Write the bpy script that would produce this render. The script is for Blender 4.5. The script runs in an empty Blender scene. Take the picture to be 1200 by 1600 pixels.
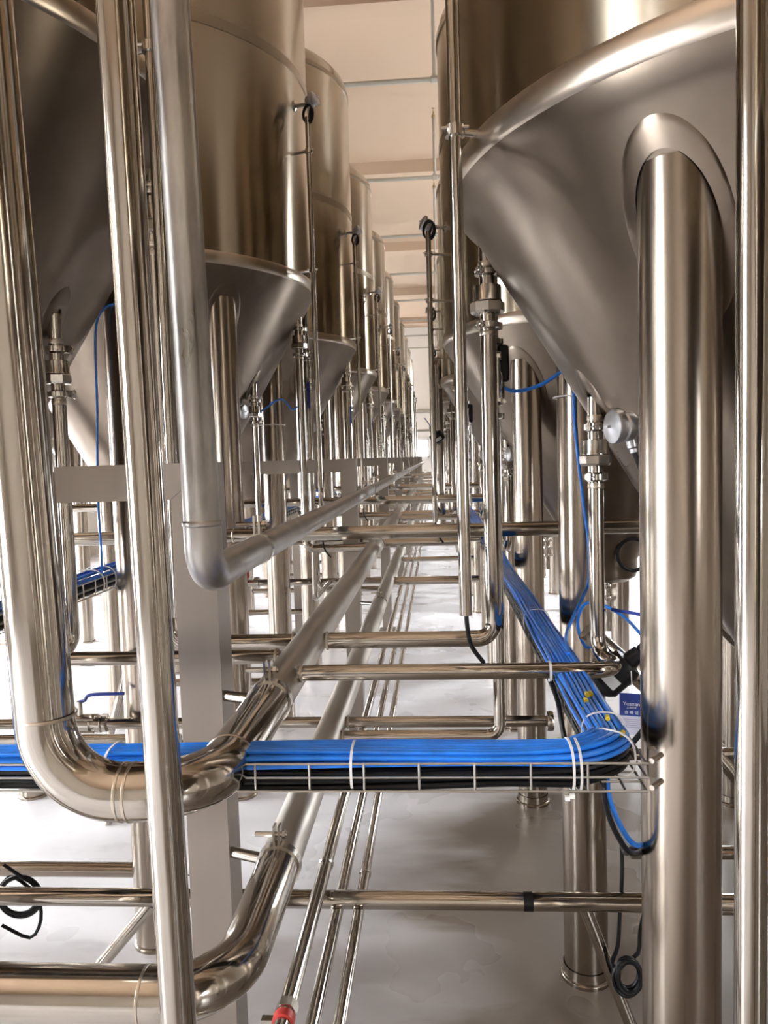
import bpy, math, random
from mathutils import Vector, Matrix
random.seed(7)
SC = bpy.context.scene
COL = SC.collection

# ------------------------------------------------------------------ camera, world, light, exposure
cam_d = bpy.data.cameras.new('camera')
cam = bpy.data.objects.new('camera', cam_d)
COL.objects.link(cam)
cam_d.sensor_fit = 'HORIZONTAL'; cam_d.sensor_width = 36.0; cam_d.lens = 36.0
cam_d.clip_start = 0.02; cam_d.clip_end = 200
R_ = Vector((0.99723703, 0.06799671, -0.02991244))
U_ = Vector((0.0249887, 0.07214285, 0.99708123))
F_ = Vector((-0.06995621, 0.99507379, -0.07024437))
m = Matrix.Identity(4)
for i in range(3):
    m[i][0], m[i][1], m[i][2] = R_[i], U_[i], -F_[i]
m.translation = Vector((0, 0, 1.85))
cam.matrix_world = m
SC.camera = cam

w = bpy.data.worlds.new('daylight'); SC.world = w; w.use_nodes = True
w.node_tree.nodes['Background'].inputs[0].default_value = (0.85, 0.92, 1.0, 1)
w.node_tree.nodes['Background'].inputs[1].default_value = 1.0

SC.view_settings.view_transform = 'Standard'
SC.view_settings.look = 'None'
SC.view_settings.gamma = 1.0
SC.view_settings.use_curve_mapping = False
SC.view_settings.exposure = 0.68
WINDOW_LIGHT = 27.0
cy_ = SC.cycles
cy_.max_bounces = 9; cy_.diffuse_bounces = 4; cy_.glossy_bounces = 7; cy_.transmission_bounces = 4
cy_.sample_clamp_indirect = 8.0; cy_.caustics_reflective = True
cy_.use_denoising = True
cy_.blur_glossy = 0.3

# ------------------------------------------------------------------ materials
def mat(name, col, rough=0.5, metal=0.0, noise=None, emit=None, rvar=0.0, bump=None, stretch=(1, 1, 1), spec=0.5, blotch=None):
    M = bpy.data.materials.new(name); M.use_nodes = True
    nt = M.node_tree; N = nt.nodes; L = nt.links
    p = N['Principled BSDF']
    p.inputs['Base Color'].default_value = (*col, 1)
    p.inputs['Roughness'].default_value = rough
    p.inputs['Metallic'].default_value = metal
    p.inputs['Specular IOR Level'].default_value = spec
    if emit:
        p.inputs['Emission Color'].default_value = (*emit[0], 1)
        p.inputs['Emission Strength'].default_value = emit[1]
    if noise or rvar or bump:
        tc = N.new('ShaderNodeTexCoord'); mp = N.new('ShaderNodeMapping')
        L.new(tc.outputs['Object'], mp.inputs['Vector'])
        mp.inputs['Scale'].default_value = stretch
        tx = N.new('ShaderNodeTexNoise'); tx.inputs['Scale'].default_value = noise[0] if noise else 8
        tx.inputs['Detail'].default_value = 5; tx.inputs['Roughness'].default_value = 0.6
        L.new(mp.outputs[0], tx.inputs['Vector'])
        if noise:
            r = N.new('ShaderNodeValToRGB')
            a = noise[1]
            r.color_ramp.elements[0].position = 0.3; r.color_ramp.elements[1].position = 0.72
            r.color_ramp.elements[0].color = (*[c * (1 - a) for c in col], 1)
            r.color_ramp.elements[1].color = (*[min(1, c * (1 + a)) for c in col], 1)
            L.new(tx.outputs[0], r.inputs[0]); L.new(r.outputs[0], p.inputs['Base Color'])
        if rvar:
            mr = N.new('ShaderNodeMapRange')
            mr.inputs['From Min'].default_value = 0.3; mr.inputs['From Max'].default_value = 0.7
            mr.inputs['To Min'].default_value = max(0.03, rough - rvar); mr.inputs['To Max'].default_value = rough + rvar
            L.new(tx.outputs[0], mr.inputs['Value']); L.new(mr.outputs[0], p.inputs['Roughness'])
        if bump:
            t2 = N.new('ShaderNodeTexNoise'); t2.inputs['Scale'].default_value = bump[0]; t2.inputs['Detail'].default_value = 3
            L.new(mp.outputs[0], t2.inputs['Vector'])
            b = N.new('ShaderNodeBump'); b.inputs['Strength'].default_value = bump[1]; b.inputs['Distance'].default_value = 0.01
            L.new(t2.outputs[0], b.inputs['Height']); L.new(b.outputs[0], p.inputs['Normal'])
    return M

M = {}
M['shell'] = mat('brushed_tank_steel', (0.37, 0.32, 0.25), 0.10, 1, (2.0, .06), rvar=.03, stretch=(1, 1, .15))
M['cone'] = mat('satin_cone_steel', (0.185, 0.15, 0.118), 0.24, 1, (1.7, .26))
def brushed(Mt, aniso, rough):
    '''circumferential brushing: reflections smear along the tank's height'''
    nt = Mt.node_tree; p = nt.nodes['Principled BSDF']
    tg = nt.nodes.new('ShaderNodeTangent'); tg.direction_type = 'RADIAL'; tg.axis = 'Z'
    nt.links.new(tg.outputs[0], p.inputs['Tangent'])
    p.inputs['Anisotropic'].default_value = aniso; p.inputs['Anisotropic Rotation'].default_value = .25
    for l in list(p.inputs['Roughness'].links): nt.links.remove(l)
    p.inputs['Roughness'].default_value = rough
brushed(M['shell'], .93, .20)
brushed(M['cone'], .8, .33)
M['band'] = mat('dull_weld_band', (0.30, 0.25, 0.19), 0.3, 1)
M['leg'] = mat('tank_leg_steel', (0.345, 0.295, 0.245), 0.21, 1, (3.0, .08), rvar=.05, stretch=(1, 1, .1))
M['pipe'] = mat('polished_pipe_steel', (0.42, 0.385, 0.34), 0.11, 1, (5, .06), rvar=.04)
M['fitting'] = mat('machined_fitting_steel', (0.50, 0.47, 0.43), 0.18, 1)
M['matte'] = mat('pickled_matte_pipe', (0.48, 0.445, 0.395), 0.43, 1, (6, .25), rvar=.1, stretch=(1, .35, 1), bump=(30, .05))
M['grey'] = mat('grey_frosted_pipe', (0.42, 0.405, 0.385), 0.38, 1, (9, .38), rvar=.12, stretch=(1, 1, .35), bump=(25, .08))
M['post'] = mat('square_post_steel', (0.29, 0.255, 0.225), 0.38, 1, (4, .12), rvar=.06, stretch=(1, 1, .12))
M['seam'] = mat('polished_weld_band', (0.50, 0.44, 0.37), 0.28, 1, (8, .1))
M['wire'] = mat('basket_wire_steel', (0.5, 0.48, 0.44), 0.35, 1)
M['dark_wire'] = mat('dark_basket_wire', (0.10, 0.095, 0.09), 0.45, .6)
M['blue'] = mat('blue_hose_plastic', (0.016, 0.19, 0.74), 0.30, 0, (20, .2))
M['black'] = mat('black_rubber', (0.006, 0.006, 0.007), 0.4, spec=.22)
M['tie'] = mat('white_nylon_tie', (0.75, 0.75, 0.74), 0.4)
M['yellow'] = mat('yellow_marker', (0.55, 0.42, 0.02), 0.5)
M['alu'] = mat('cast_aluminium', (0.42, 0.42, 0.43), 0.36, .9, (60, .1))
M['handle'] = mat('blue_lever_sleeve', (0.01, 0.03, 0.22), 0.4)
M['red'] = mat('red_knob', (0.45, 0.03, 0.025), 0.4)
M['orange'] = mat('orange_plastic', (0.75, 0.20, 0.01), 0.45)
M['sticker'] = mat('grey_sticker', (0.42, 0.42, 0.42), 0.5)
M['tag_blue'] = mat('tag_blue_print', (0.015, 0.045, 0.27), 0.5)
M['tag_white'] = mat('tag_white_card', (0.55, 0.55, 0.68), 0.5)
M['print_white'] = mat('tag_white_print', (0.75, 0.78, 0.85), 0.5)
M['print_grey'] = mat('tag_grey_print', (0.25, 0.26, 0.42), 0.5)
M['card'] = mat('brown_cardboard', (0.50, 0.26, 0.12), 0.8)
M['galv'] = mat('sprinkler_pipe_paint', (0.40, 0.38, 0.33), 0.5, .3)
M['brass'] = mat('sprinkler_brass', (0.45, 0.36, 0.2), 0.35, .9)
M['wall'] = mat('cream_wall_paint', (0.44, 0.395, 0.34), 0.75, 0, (0.5, .03))
M['end_wall'] = mat('white_end_wall_paint', (0.74, 0.71, 0.67), 0.75, 0, (0.5, .03))
M['ceil'] = mat('cream_ceiling_paint', (0.42, 0.305, 0.215), 0.8, 0, (0.35, .03))
M['column'] = mat('white_column_paint', (0.86, 0.87, 0.88), 0.6)
M['frame'] = mat('window_frame_white', (0.8, 0.8, 0.8), 0.5)
M['pane'] = mat('daylit_window_pane', (0.8, 0.8, 0.8), 0.3, 0, emit=((0.93, 0.96, 1.0), WINDOW_LIGHT))
M['foil'] = mat('crumpled_foil', (0.8, 0.8, 0.8), 0.22, 1, bump=(60, 1.0))

def floor_mat():
    Mt = bpy.data.materials.new('epoxy_floor'); Mt.use_nodes = True
    nt = Mt.node_tree; N = nt.nodes; L = nt.links; p = N['Principled BSDF']
    tc = N.new('ShaderNodeTexCoord')
    def noise(s, d, sc=(1, 1, 1)):
        mp = N.new('ShaderNodeMapping'); mp.inputs['Scale'].default_value = sc
        L.new(tc.outputs['Object'], mp.inputs['Vector'])
        t = N.new('ShaderNodeTexNoise'); t.inputs['Scale'].default_value = s; t.inputs['Detail'].default_value = d
        t.inputs['Distortion'].default_value = 0.2
        L.new(mp.outputs[0], t.inputs['Vector']); return t
    def ramp(src, a, b, c0, c1):
        r = N.new('ShaderNodeValToRGB'); e = r.color_ramp.elements
        e[0].position = a; e[1].position = b; e[0].color = (*c0, 1); e[1].color = (*c1, 1)
        L.new(src, r.inputs[0]); return r
    base = ramp(noise(.9, 5).outputs[0], .3, .7, (.66, .655, .675), (.76, .755, .78))
    # dried brown wash-water stains and painted shade, mostly on the near right of the aisle
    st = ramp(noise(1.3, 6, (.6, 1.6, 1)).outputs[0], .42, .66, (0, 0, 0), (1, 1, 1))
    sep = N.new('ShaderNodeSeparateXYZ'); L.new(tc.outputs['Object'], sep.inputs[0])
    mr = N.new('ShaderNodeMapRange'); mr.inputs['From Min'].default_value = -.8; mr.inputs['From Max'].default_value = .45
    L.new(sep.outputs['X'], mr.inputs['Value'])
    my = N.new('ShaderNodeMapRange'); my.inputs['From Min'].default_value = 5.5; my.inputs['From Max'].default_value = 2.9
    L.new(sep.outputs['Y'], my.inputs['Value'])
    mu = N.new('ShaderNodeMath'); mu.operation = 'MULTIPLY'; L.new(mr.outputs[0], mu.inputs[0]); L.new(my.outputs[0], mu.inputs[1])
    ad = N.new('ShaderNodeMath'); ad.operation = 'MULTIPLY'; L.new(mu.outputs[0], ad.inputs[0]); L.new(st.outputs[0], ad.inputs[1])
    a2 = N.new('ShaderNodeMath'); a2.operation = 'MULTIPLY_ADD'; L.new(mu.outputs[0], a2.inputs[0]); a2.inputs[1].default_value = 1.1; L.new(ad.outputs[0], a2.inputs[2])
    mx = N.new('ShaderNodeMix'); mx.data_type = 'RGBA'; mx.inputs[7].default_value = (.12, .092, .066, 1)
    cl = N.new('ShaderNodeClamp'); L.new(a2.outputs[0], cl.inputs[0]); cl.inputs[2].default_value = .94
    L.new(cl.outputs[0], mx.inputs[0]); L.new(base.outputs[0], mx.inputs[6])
    # small dark scuffs
    sc = ramp(noise(3.2, 4, (1, 2, 1)).outputs[0], .58, .86, (0, 0, 0), (.55, .55, .55))
    m2 = N.new('ShaderNodeMix'); m2.data_type = 'RGBA'; m2.inputs[7].default_value = (.25, .23, .21, 1)
    L.new(sc.outputs[0], m2.inputs[0]); L.new(mx.outputs[2], m2.inputs[6])
    L.new(m2.outputs[2], p.inputs['Base Color'])
    rr = ramp(noise(2.0, 3).outputs[0], .3, .7, (.22, .22, .22), (.42, .42, .42))
    L.new(rr.outputs[0], p.inputs['Roughness'])
    b = N.new('ShaderNodeBump'); b.inputs['Strength'].default_value = .06; b.inputs['Distance'].default_value = .01
    L.new(noise(9, 3).outputs[0], b.inputs['Height']); L.new(b.outputs[0], p.inputs['Normal'])
    return Mt
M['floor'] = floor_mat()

# ------------------------------------------------------------------ mesh helpers
def V(*a): return Vector(a)
WORLD = {}
def perp(d):
    d = d.normalized()
    a = V(0, 0, 1) if abs(d.z) < .9 else V(1, 0, 0)
    u = d.cross(a).normalized(); return u, d.cross(u).normalized()

class MB:
    def __init__(s): s.v = []; s.f = []
    def tube(s, pts, r, seg=16, caps=True, closed=False):
        pts = [Vector(p) for p in pts]; n = len(pts); base = len(s.v); u = None
        for i, p in enumerate(pts):
            if closed: t = pts[(i + 1) % n] - pts[i - 1]
            elif i == 0: t = pts[1] - pts[0]
            elif i == n - 1: t = pts[-1] - pts[-2]
            else: t = (pts[i + 1] - p).normalized() + (p - pts[i - 1]).normalized()
            t.normalize()
            if u is None: u, _ = perp(t)
            else:
                u = u - t * u.dot(t); u.normalize()
            w_ = t.cross(u)
            rr = r[i] if isinstance(r, (list, tuple)) else r
            for k in range(seg):
                a = 2 * math.pi * k / seg
                s.v.append(p + (u * math.cos(a) + w_ * math.sin(a)) * rr)
        for i in range(n if closed else n - 1):
            j = (i + 1) % n
            for k in range(seg):
                k2 = (k + 1) % seg
                s.f.append((base + i * seg + k, base + i * seg + k2, base + j * seg + k2, base + j * seg + k))
        if caps and not closed:
            s.f.append(tuple(base + k for k in reversed(range(seg))))
            s.f.append(tuple(base + (n - 1) * seg + k for k in range(seg)))
        return s
    def lathe(s, prof, o=(0, 0, 0), d=(0, 0, 1), seg=32, caps=False):
        o = Vector(o); d = Vector(d).normalized()
        if d.z > .999: u, w_ = V(1, 0, 0), V(0, 1, 0)
        else: u, w_ = perp(d)
        if u.cross(w_).dot(d) < 0: w_ = -w_
        base = len(s.v); n = len(prof)
        for r, h in prof:
            for k in range(seg):
                a = 2 * math.pi * k / seg
                s.v.append(o + d * h + (u * math.cos(a) + w_ * math.sin(a)) * max(r, 1e-5))
        for i in range(n - 1):
            for k in range(seg):
                k2 = (k + 1) % seg
                s.f.append((base + i * seg + k, base + i * seg + k2, base + (i + 1) * seg + k2, base + (i + 1) * seg + k))
        if caps:
            s.f.append(tuple(base + k for k in reversed(range(seg))))
            s.f.append(tuple(base + (n - 1) * seg + k for k in range(seg)))
        return s
    def box(s, c, h, ax=None, bev=0.0):
        c = Vector(c)
        X, Y, Z = ax if ax else (V(1, 0, 0), V(0, 1, 0), V(0, 0, 1))
        if bev <= 0:
            b = len(s.v)
            for x in (-1, 1):
                for y in (-1, 1):
                    for z in (-1, 1):
                        s.v.append(c + X * x * h[0] + Y * y * h[1] + Z * z * h[2])
            for q in ((0, 1, 3, 2), (4, 6, 7, 5), (0, 4, 5, 1), (2, 3, 7, 6), (0, 2, 6, 4), (1, 5, 7, 3)):
                s.f.append(tuple(b + i for i in q))
        else:   # chamfered prism along Z
            b = len(s.v); P = []
            x, y = h[0], h[1]; e = bev
            ring = [(x - e, -y), (x, -y + e), (x, y - e), (x - e, y), (-x + e, y), (-x, y - e), (-x, -y + e), (-x + e, -y)]
            for zz, ins in ((-h[2], e), (-h[2] + e, 0), (h[2] - e, 0), (h[2], e)):
                for (px, py) in ring:
                    fx = (abs(px) - ins) / max(abs(px), 1e-6) if ins else 1; fy = (abs(py) - ins) / max(abs(py), 1e-6) if ins else 1
                    s.v.append(c + X * px * fx + Y * py * fy + Z * zz)
            for i in range(3):
                for k in range(8):
                    s.f.append((b + i * 8 + k, b + i * 8 + (k + 1) % 8, b + (i + 1) * 8 + (k + 1) % 8, b + (i + 1) * 8 + k))
            s.f.append(tuple(b + k for k in reversed(range(8)))); s.f.append(tuple(b + 24 + k for k in range(8)))
        return s
    def build(s, name, material, parent=None, base=None, angle=35):
        if parent is not None: b = WORLD[parent.name]
        elif base is not None: b = Vector(base)
        else:
            lo = [min(v[i] for v in s.v) for i in range(3)]; hi = [max(v[i] for v in s.v) for i in range(3)]
            b = V((lo[0] + hi[0]) / 2, (lo[1] + hi[1]) / 2, lo[2])
        me = bpy.data.meshes.new(name)
        me.from_pydata([tuple(v - b) for v in s.v], [], s.f); me.update()
        me.shade_smooth(); me.set_sharp_from_angle(angle=math.radians(angle))
        me.materials.append(M[material])
        o = bpy.data.objects.new(name, me); COL.objects.link(o)
        if parent is not None: o.parent = parent
        else: o.location = b
        WORLD[o.name] = b.copy()
        return o

def fillet(pts, r, n=10):
    pts = [Vector(p) for p in pts]; out = [pts[0]]
    for i in range(1, len(pts) - 1):
        rr = r[i - 1] if isinstance(r, (list, tuple)) else r
        a, b, c = pts[i - 1], pts[i], pts[i + 1]
        d1 = (a - b).normalized(); d2 = (c - b).normalized()
        th = d1.angle(d2)
        if th > 3.1: out.append(b); continue
        t = rr / math.tan(th / 2)
        t = min(t, (a - b).length * .98, (c - b).length * .98); rr = t * math.tan(th / 2)
        p1 = b + d1 * t
        cen = b + (d1 + d2).normalized() * (rr / math.sin(th / 2))
        ax = (p1 - cen); p2 = b + d2 * t; bx = (p2 - cen)
        tot = ax.angle(bx); axis = ax.cross(bx).normalized()
        for k in range(n + 1):
            out.append(cen + Matrix.Rotation(tot * k / n, 3, axis) @ ax)
    out.append(pts[-1]); return out

def smooth(pts, n=8):
    P = [Vector(p) for p in pts]; P = [P[0] * 2 - P[1]] + P + [P[-1] * 2 - P[-2]]
    out = []
    for i in range(1, len(P) - 2):
        for k in range(n):
            t = k / n; a, b, c, d = P[i - 1], P[i], P[i + 1], P[i + 2]
            out.append(.5 * ((2 * b) + (c - a) * t + (2 * a - 5 * b + 4 * c - d) * t * t + (3 * b - a - 3 * c + d) * t ** 3))
    out.append(P[-2]); return out

def tag(o, label, cat, group=None, kind=None):
    if label: o['label'] = label
    if cat: o['category'] = cat
    if group: o['group'] = group
    if kind: o['kind'] = kind
    return o
def thing(name, label, cat, loc, group=None):
    o = bpy.data.objects.new(name, None); COL.objects.link(o); o.location = loc
    o.empty_display_size = .05
    WORLD[o.name] = Vector(loc)
    return tag(o, label, cat, group)
def struct(o):
    o['kind'] = 'structure'; return o
def dup(o, off=None, label=None, parent=None):
    c = o.copy(); COL.objects.link(c)
    WORLD[c.name] = WORLD[o.name] + (off if off else V(0, 0, 0))
    if off is not None and parent is None: c.location = o.location + off
    if parent is not None: c.parent = parent
    if label: c['label'] = label
    for ch in list(o.children): dup(ch, off, None, c)
    return c
ORD = ['first', 'second', 'third', 'fourth', 'fifth', 'sixth', 'seventh', 'eighth', 'ninth', 'tenth', 'eleventh']

# ------------------------------------------------------------------ room
XL, XR, YB, YE, ZC = -7.2, 4.6, -9.0, 32.0, 7.15
def slab(name, lo, hi, material):
    lo, hi = Vector(lo), Vector(hi)
    return struct(MB().box((lo + hi) / 2, (hi - lo) / 2).build(name, material, base=(lo + hi) / 2))
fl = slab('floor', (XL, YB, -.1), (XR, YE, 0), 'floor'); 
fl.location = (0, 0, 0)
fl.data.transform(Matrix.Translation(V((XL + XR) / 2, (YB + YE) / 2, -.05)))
slab('ceiling', (XL, YB, ZC), (XR, YE, ZC + .15), 'ceil')
slab('wall_left', (XL - .15, YB, 0), (XL, YE, ZC), 'wall')
slab('wall_right', (XR, YB, 0), (XR + .15, YE, ZC), 'wall')
slab('wall_back', (XL, YB - .15, 0), (XR, YB, ZC), 'wall')
slab('wall_front', (XL, YE, 0), (XR, YE + .15, ZC), 'end_wall')
for i in range(6):
    y = 3.9 + 5.2 * i
    slab('trim_%d' % (i + 1), (XL, y - .15, ZC - .22), (XR, y + .15, ZC), 'ceil')
wn = [0]
def window(c, u, width, height, nx=2, nz=3):
    """daylit window on a wall: c is its centre on the wall face, u its horizontal direction"""
    wn[0] += 1
    c = Vector(c); u = Vector(u); nrm = u.cross(V(0, 0, 1)).normalized()
    t = thing('window_%d' % wn[0], None, None, c - V(0, 0, height / 2)); struct(t)
    f = MB(); ax = (u, nrm, V(0, 0, 1))
    b = .05
    for sx in (-1, 1): f.box(c + u * sx * (width / 2) + nrm * .03, (b, .04, height / 2 + b), ax)
    for sz in (-1, 1): f.box(c + V(0, 0, sz * height / 2) + nrm * .03, (width / 2, .04, b), ax)
    for i in range(1, nx): f.box(c + u * (width * (i / nx - .5)) + nrm * .03, (.025, .03, height / 2), ax)
    for i in range(1, nz): f.box(c + V(0, 0, height * (i / nz - .5)) + nrm * .03, (width / 2, .03, .025), ax)
    f.build('window_frame', 'frame', t)
    for i in range(nx):
        for k in range(nz):
            pw, ph = width / nx, height / nz
            MB().box(c + u * (pw * (i + .5) - width / 2) + V(0, 0, ph * (k + .5) - height / 2) + nrm * .015,
                     (pw / 2 - .02, .006, ph / 2 - .02), ax).build('pane', 'pane', t)
for y, wd, hg in ((-1.2, 2.4, 4.6), (3.45, 1.1, 4.6), (5.95, 1.1, 4.6), (8.45, 1.1, 4.6), (12.2, 1.1, 4.6), (17.2, 1.1, 4.6), (23.4, 1.1, 4.6)):
    window((XL, y, .3 + hg / 2), (0, 1, 0), wd, hg)
for y, wd in ((-3.9, 1.3), (8.6, 1.1), (13.6, 1.1), (18.6, 1.1)):
    window((XR, y, 3.3), (0, -1, 0), wd, 4.2)

for x in (-5.6, 3.2):
    window((x, YE, 3.4), (1, 0, 0), 1.5, 3.8)

# ------------------------------------------------------------------ tanks
T60 = math.tan(math.radians(30))
LS = .6          # half spacing of the legs
RADIUS_R, RADIUS_L = .93, 1.0
def cone_z(r, zr):
    if zr > 2.6: return zr - (RADIUS_L - r) / T60      # left rows
    if zr < 2.5: return zr - (RADIUS_R - r) / .6       # right row
    if r <= .88: return zr - .055 - (.88 - r) / .6      # nearest right tank: rounded knuckle under its rim
    for (ra, da), (rb, db) in zip(KNUCKLE, KNUCKLE[1:]):
        if rb <= r <= ra: return zr - da - (db - da) * (ra - r) / (ra - rb)
    return zr + (r - RADIUS_R)
KNUCKLE = [(.93, 0), (.924, .012), (.912, .027), (.897, .042), (.88, .055)]
def tank(cx, cy, zr, top, label, group, weld_z=None, brace=False):
    t = thing('fermentation_tank', label, 'tank', (cx, cy, 0), group)
    R0 = RADIUS_L if zr > 2.6 else RADIUS_R
    sh = MB()
    kn = .16
    prof = [(R0, zr + .05), (R0, top)]
    for k in range(1, 7):
        a = k / 6 * math.radians(62); prof.append((R0 - kn + kn * math.cos(a), top + kn * math.sin(a)))
    r0, h0 = prof[-1]
    for k in range(1, 9):
        q = 1 - k / 8; prof.append((r0 * q + .06 * (1 - q), h0 + .30 * (1 - q * q)))
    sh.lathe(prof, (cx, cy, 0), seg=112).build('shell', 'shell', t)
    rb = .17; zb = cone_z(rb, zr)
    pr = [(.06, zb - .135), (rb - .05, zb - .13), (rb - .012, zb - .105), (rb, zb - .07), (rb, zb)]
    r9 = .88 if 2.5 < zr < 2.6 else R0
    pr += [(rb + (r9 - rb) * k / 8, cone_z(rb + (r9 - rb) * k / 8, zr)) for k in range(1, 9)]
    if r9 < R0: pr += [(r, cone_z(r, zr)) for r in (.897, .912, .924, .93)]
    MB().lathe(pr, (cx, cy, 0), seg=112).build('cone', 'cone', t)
    MB().lathe([(R0 - .004, zr - .006), (R0 + .003, zr), (R0 + .007, zr + .012), (R0 + .007, zr + .046), (R0 + .001, zr + .058)], (cx, cy, 0), seg=112).build('rim_band', 'seam', t)
    MB().lathe([(R0, top - .035), (R0 + .006, top - .03), (R0 + .006, top), (R0, top + .006)], (cx, cy, 0), seg=112).build('shoulder_band', 'band', t)
    if weld_z: MB().lathe([(R0, weld_z - .03), (R0 + .003, weld_z - .027), (R0 + .003, weld_z + .027), (R0, weld_z + .03)], (cx, cy, 0), seg=112).build('weld_band', 'band', t)
    lsx, lsy = (LS, LS) if R0 == RADIUS_L else (.522, .56)
    rl = .0795 if R0 == RADIUS_L else .0755
    for sx, sy in ((-1, -1), (1, -1), (-1, 1), (1, 1)):
        lx, ly = cx + sx * lsx + (.016 if R0 < RADIUS_L and sx < 0 < sy else 0), cy + sy * lsy
        ztop = cone_z(math.hypot(lsx, lsy) + .07, zr) - .005
        lg = MB().tube([(lx, ly, .012), (lx, ly, ztop)], rl, 40).build('leg', 'leg', t)
        p = MB(); n = 48
        for rr, lift in ((.078, .007), (.100, .007), (.1045, .003), (.106, -.006)):
            for k in range(n):
                a = 2 * math.pi * k / n; x, y = lx + rr * math.cos(a), ly + rr * math.sin(a)
                R = math.hypot(x - cx, y - cy)
                p.v.append(V(x, y, cone_z(R, zr) - lift))
        for i in range(3):
            for k in range(n): p.f.append((i * n + k, (i + 1) * n + k, (i + 1) * n + (k + 1) % n, i * n + (k + 1) % n))
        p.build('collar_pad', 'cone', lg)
        MB().lathe([(0, 0), (.088, 0), (.088, .012), (.085, .016), (.0805, .018), (.079, .05)], (lx, ly, 0), seg=40).build('foot_plate', 'leg', lg)
    # bottom outlet with butterfly valve
    o = MB(); z0 = zb - .135
    o.tube([(cx, cy, z0 + .02), (cx, cy, z0 - .30)], .025, 20)
    o.build('outlet_pipe', 'pipe', t)
    o = MB()
    for dz in (.03, .10, .17): o.lathe([(.026, -.012), (.05, -.012), (.052, 0), (.05, .012), (.026, .012)], (cx, cy, z0 - dz), seg=24)
    for a in range(4): o.tube([(cx + .042 * math.cos(a * 1.57 + .5), cy + .042 * math.sin(a * 1.57 + .5), z0 - .09), (cx + .042 * math.cos(a * 1.57 + .5), cy + .042 * math.sin(a * 1.57 + .5), z0 - .18)], .006, 8)
    o.build('outlet_valve', 'fitting', t)
    if brace:
        for sy in (-1, 1): MB().tube([(cx - LS + .075, cy + sy * LS, .285), (cx + LS - .075, cy + sy * LS, .285)], .028, 18).build('leg_brace', 'leg', t)
    return t
CXR, CYR, ZRR, TOPR = .99, 2.08, 2.49, 4.2
CXL, CYL, ZRL, TOPL = -1.73, 2.20, 2.87, 5.15
PITCH = 2.5
NT = 11
def row(base, n, name, cat, fmt, off0=0):
    for k in range(1, n):
        dup(base, V(0, PITCH * k, 0), fmt % ORD[k])
    if cat:                 # the right row goes on behind the camera
        dup(base, V(0, -PITCH, 0), cat)
ZR1 = 2.515
tank(CXR, CYR, ZR1, TOPR, 'large steel conical tank at upper right, nearest tank of the right row', 'conical tanks right of the aisle', 3.6)
tr = tank(CXR, CYR + PITCH, ZRR, TOPR, 'steel conical tank of the right row, second tank from the camera', 'conical tanks right of the aisle', 3.6)
for k in range(2, NT): dup(tr, V(0, PITCH * (k - 1), 0), 'steel conical tank of the right row, %s tank from the camera' % ORD[k])
dup(tr, V(0, -2 * PITCH, 0), 'steel conical tank of the right row, beside the camera')
tl = tank(CXL, CYL, ZRL, TOPL, 'steel conical tank at far left, its dark cone behind two vertical pipes', 'tall conical tanks left of the aisle', 4.06, True)
row(tl, NT, '', '', 'tall steel conical tank of the left row, %s tank from the camera')
t2 = tank(-4.35, CYL, ZRL - .05, TOPL, 'steel conical tank far left, nearest tank of the outer left row', 'tanks of the outer left row', 4.06, True)
row(t2, 8, '', '', 'steel conical tank behind the left row, %s of the outer row')

# ------------------------------------------------------------------ pipe fittings
def clamp(parent, c, d, r, side, name='clamp'):
    """tri-clamp round a pipe of radius r with a wing nut towards side"""
    c = Vector(c); d = Vector(d).normalized(); s_ = Vector(side).normalized(); e = d.cross(s_)
    h = .009
    b = MB().lathe([(r, -h * 1.3), (r * 1.25, -h), (r * 1.48, -h * .8), (r * 1.5, 0), (r * 1.48, h * .8), (r * 1.25, h), (r, h * 1.3)], c, d, 28)
    b.box(c + s_ * r * 1.35 + e * r * .55, (r * .32, r * .16, h * 1.1), (s_, e, d))
    b.box(c + s_ * r * 1.35 + e * r * .95, (r * .32, r * .16, h * 1.1), (s_, e, d))
    b.box(c - s_ * r * 1.5, (r * .3, r * .35, h * 1.15), (s_, e, d))
    o = b.build(name, 'fitting', parent)
    q = MB(); c2 = c + s_ * r * 1.55 + e * r * .75
    q.tube([c2 - e * r * .55, c2 + e * r * .9], r * .12, 8)
    q.tube(smooth([c2 + e * r * .7 - d * r * .62, c2 + e * r * .95 - d * r * .25, c2 + e * r * .8, c2 + e * r * .95 + d * r * .25, c2 + e * r * .7 + d * r * .62], 4), r * .17, 8)
    q.build('wing_nut', 'fitting', o)
    return o
def check_valve(parent, x, y, z1, za, zb, zc, z2, r, side):
    """clamp z1, spring check valve body za..zc with collar from zb, clamp z2"""
    clamp(parent, (x, y, z1), (0, 0, 1), r, side); clamp(parent, (x, y, z2), (0, 0, 1), r, side)
    k = r / .02
    o = MB().lathe([(r, za + .004), (.033 * k, za + .002), (.034 * k, za - .003), (.034 * k, zb + .004), (.036 * k, zb), (.036 * k, zb - .002), (r, zb - .004)], (x, y, 0), seg=32).build('check_valve', 'fitting', parent)
    q = MB(); n = 8
    q.lathe([(r, zb - .002), (.037 * k, zb - .003), (.0415 * k, zb - .007), (.0415 * k, zc + .006), (.037 * k, zc), (r, zc - .002)], (x, y, 0), seg=n)
    q.build('hex_nut', 'fitting', o, angle=20)
    MB().lathe([(r, z1 + .03), (r * 1.06, z1 + .027), (r * 1.06, z1 + .019), (r, z1 + .016)], (x, y, 0), seg=24).build('weld_bead', 'seam', parent)
    MB().lathe([(r, z2 - .016), (r * 1.06, z2 - .019), (r * 1.06, z2 - .027), (r, z2 - .03)], (x, y, 0), seg=24).build('weld_bead', 'seam', parent)
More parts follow.
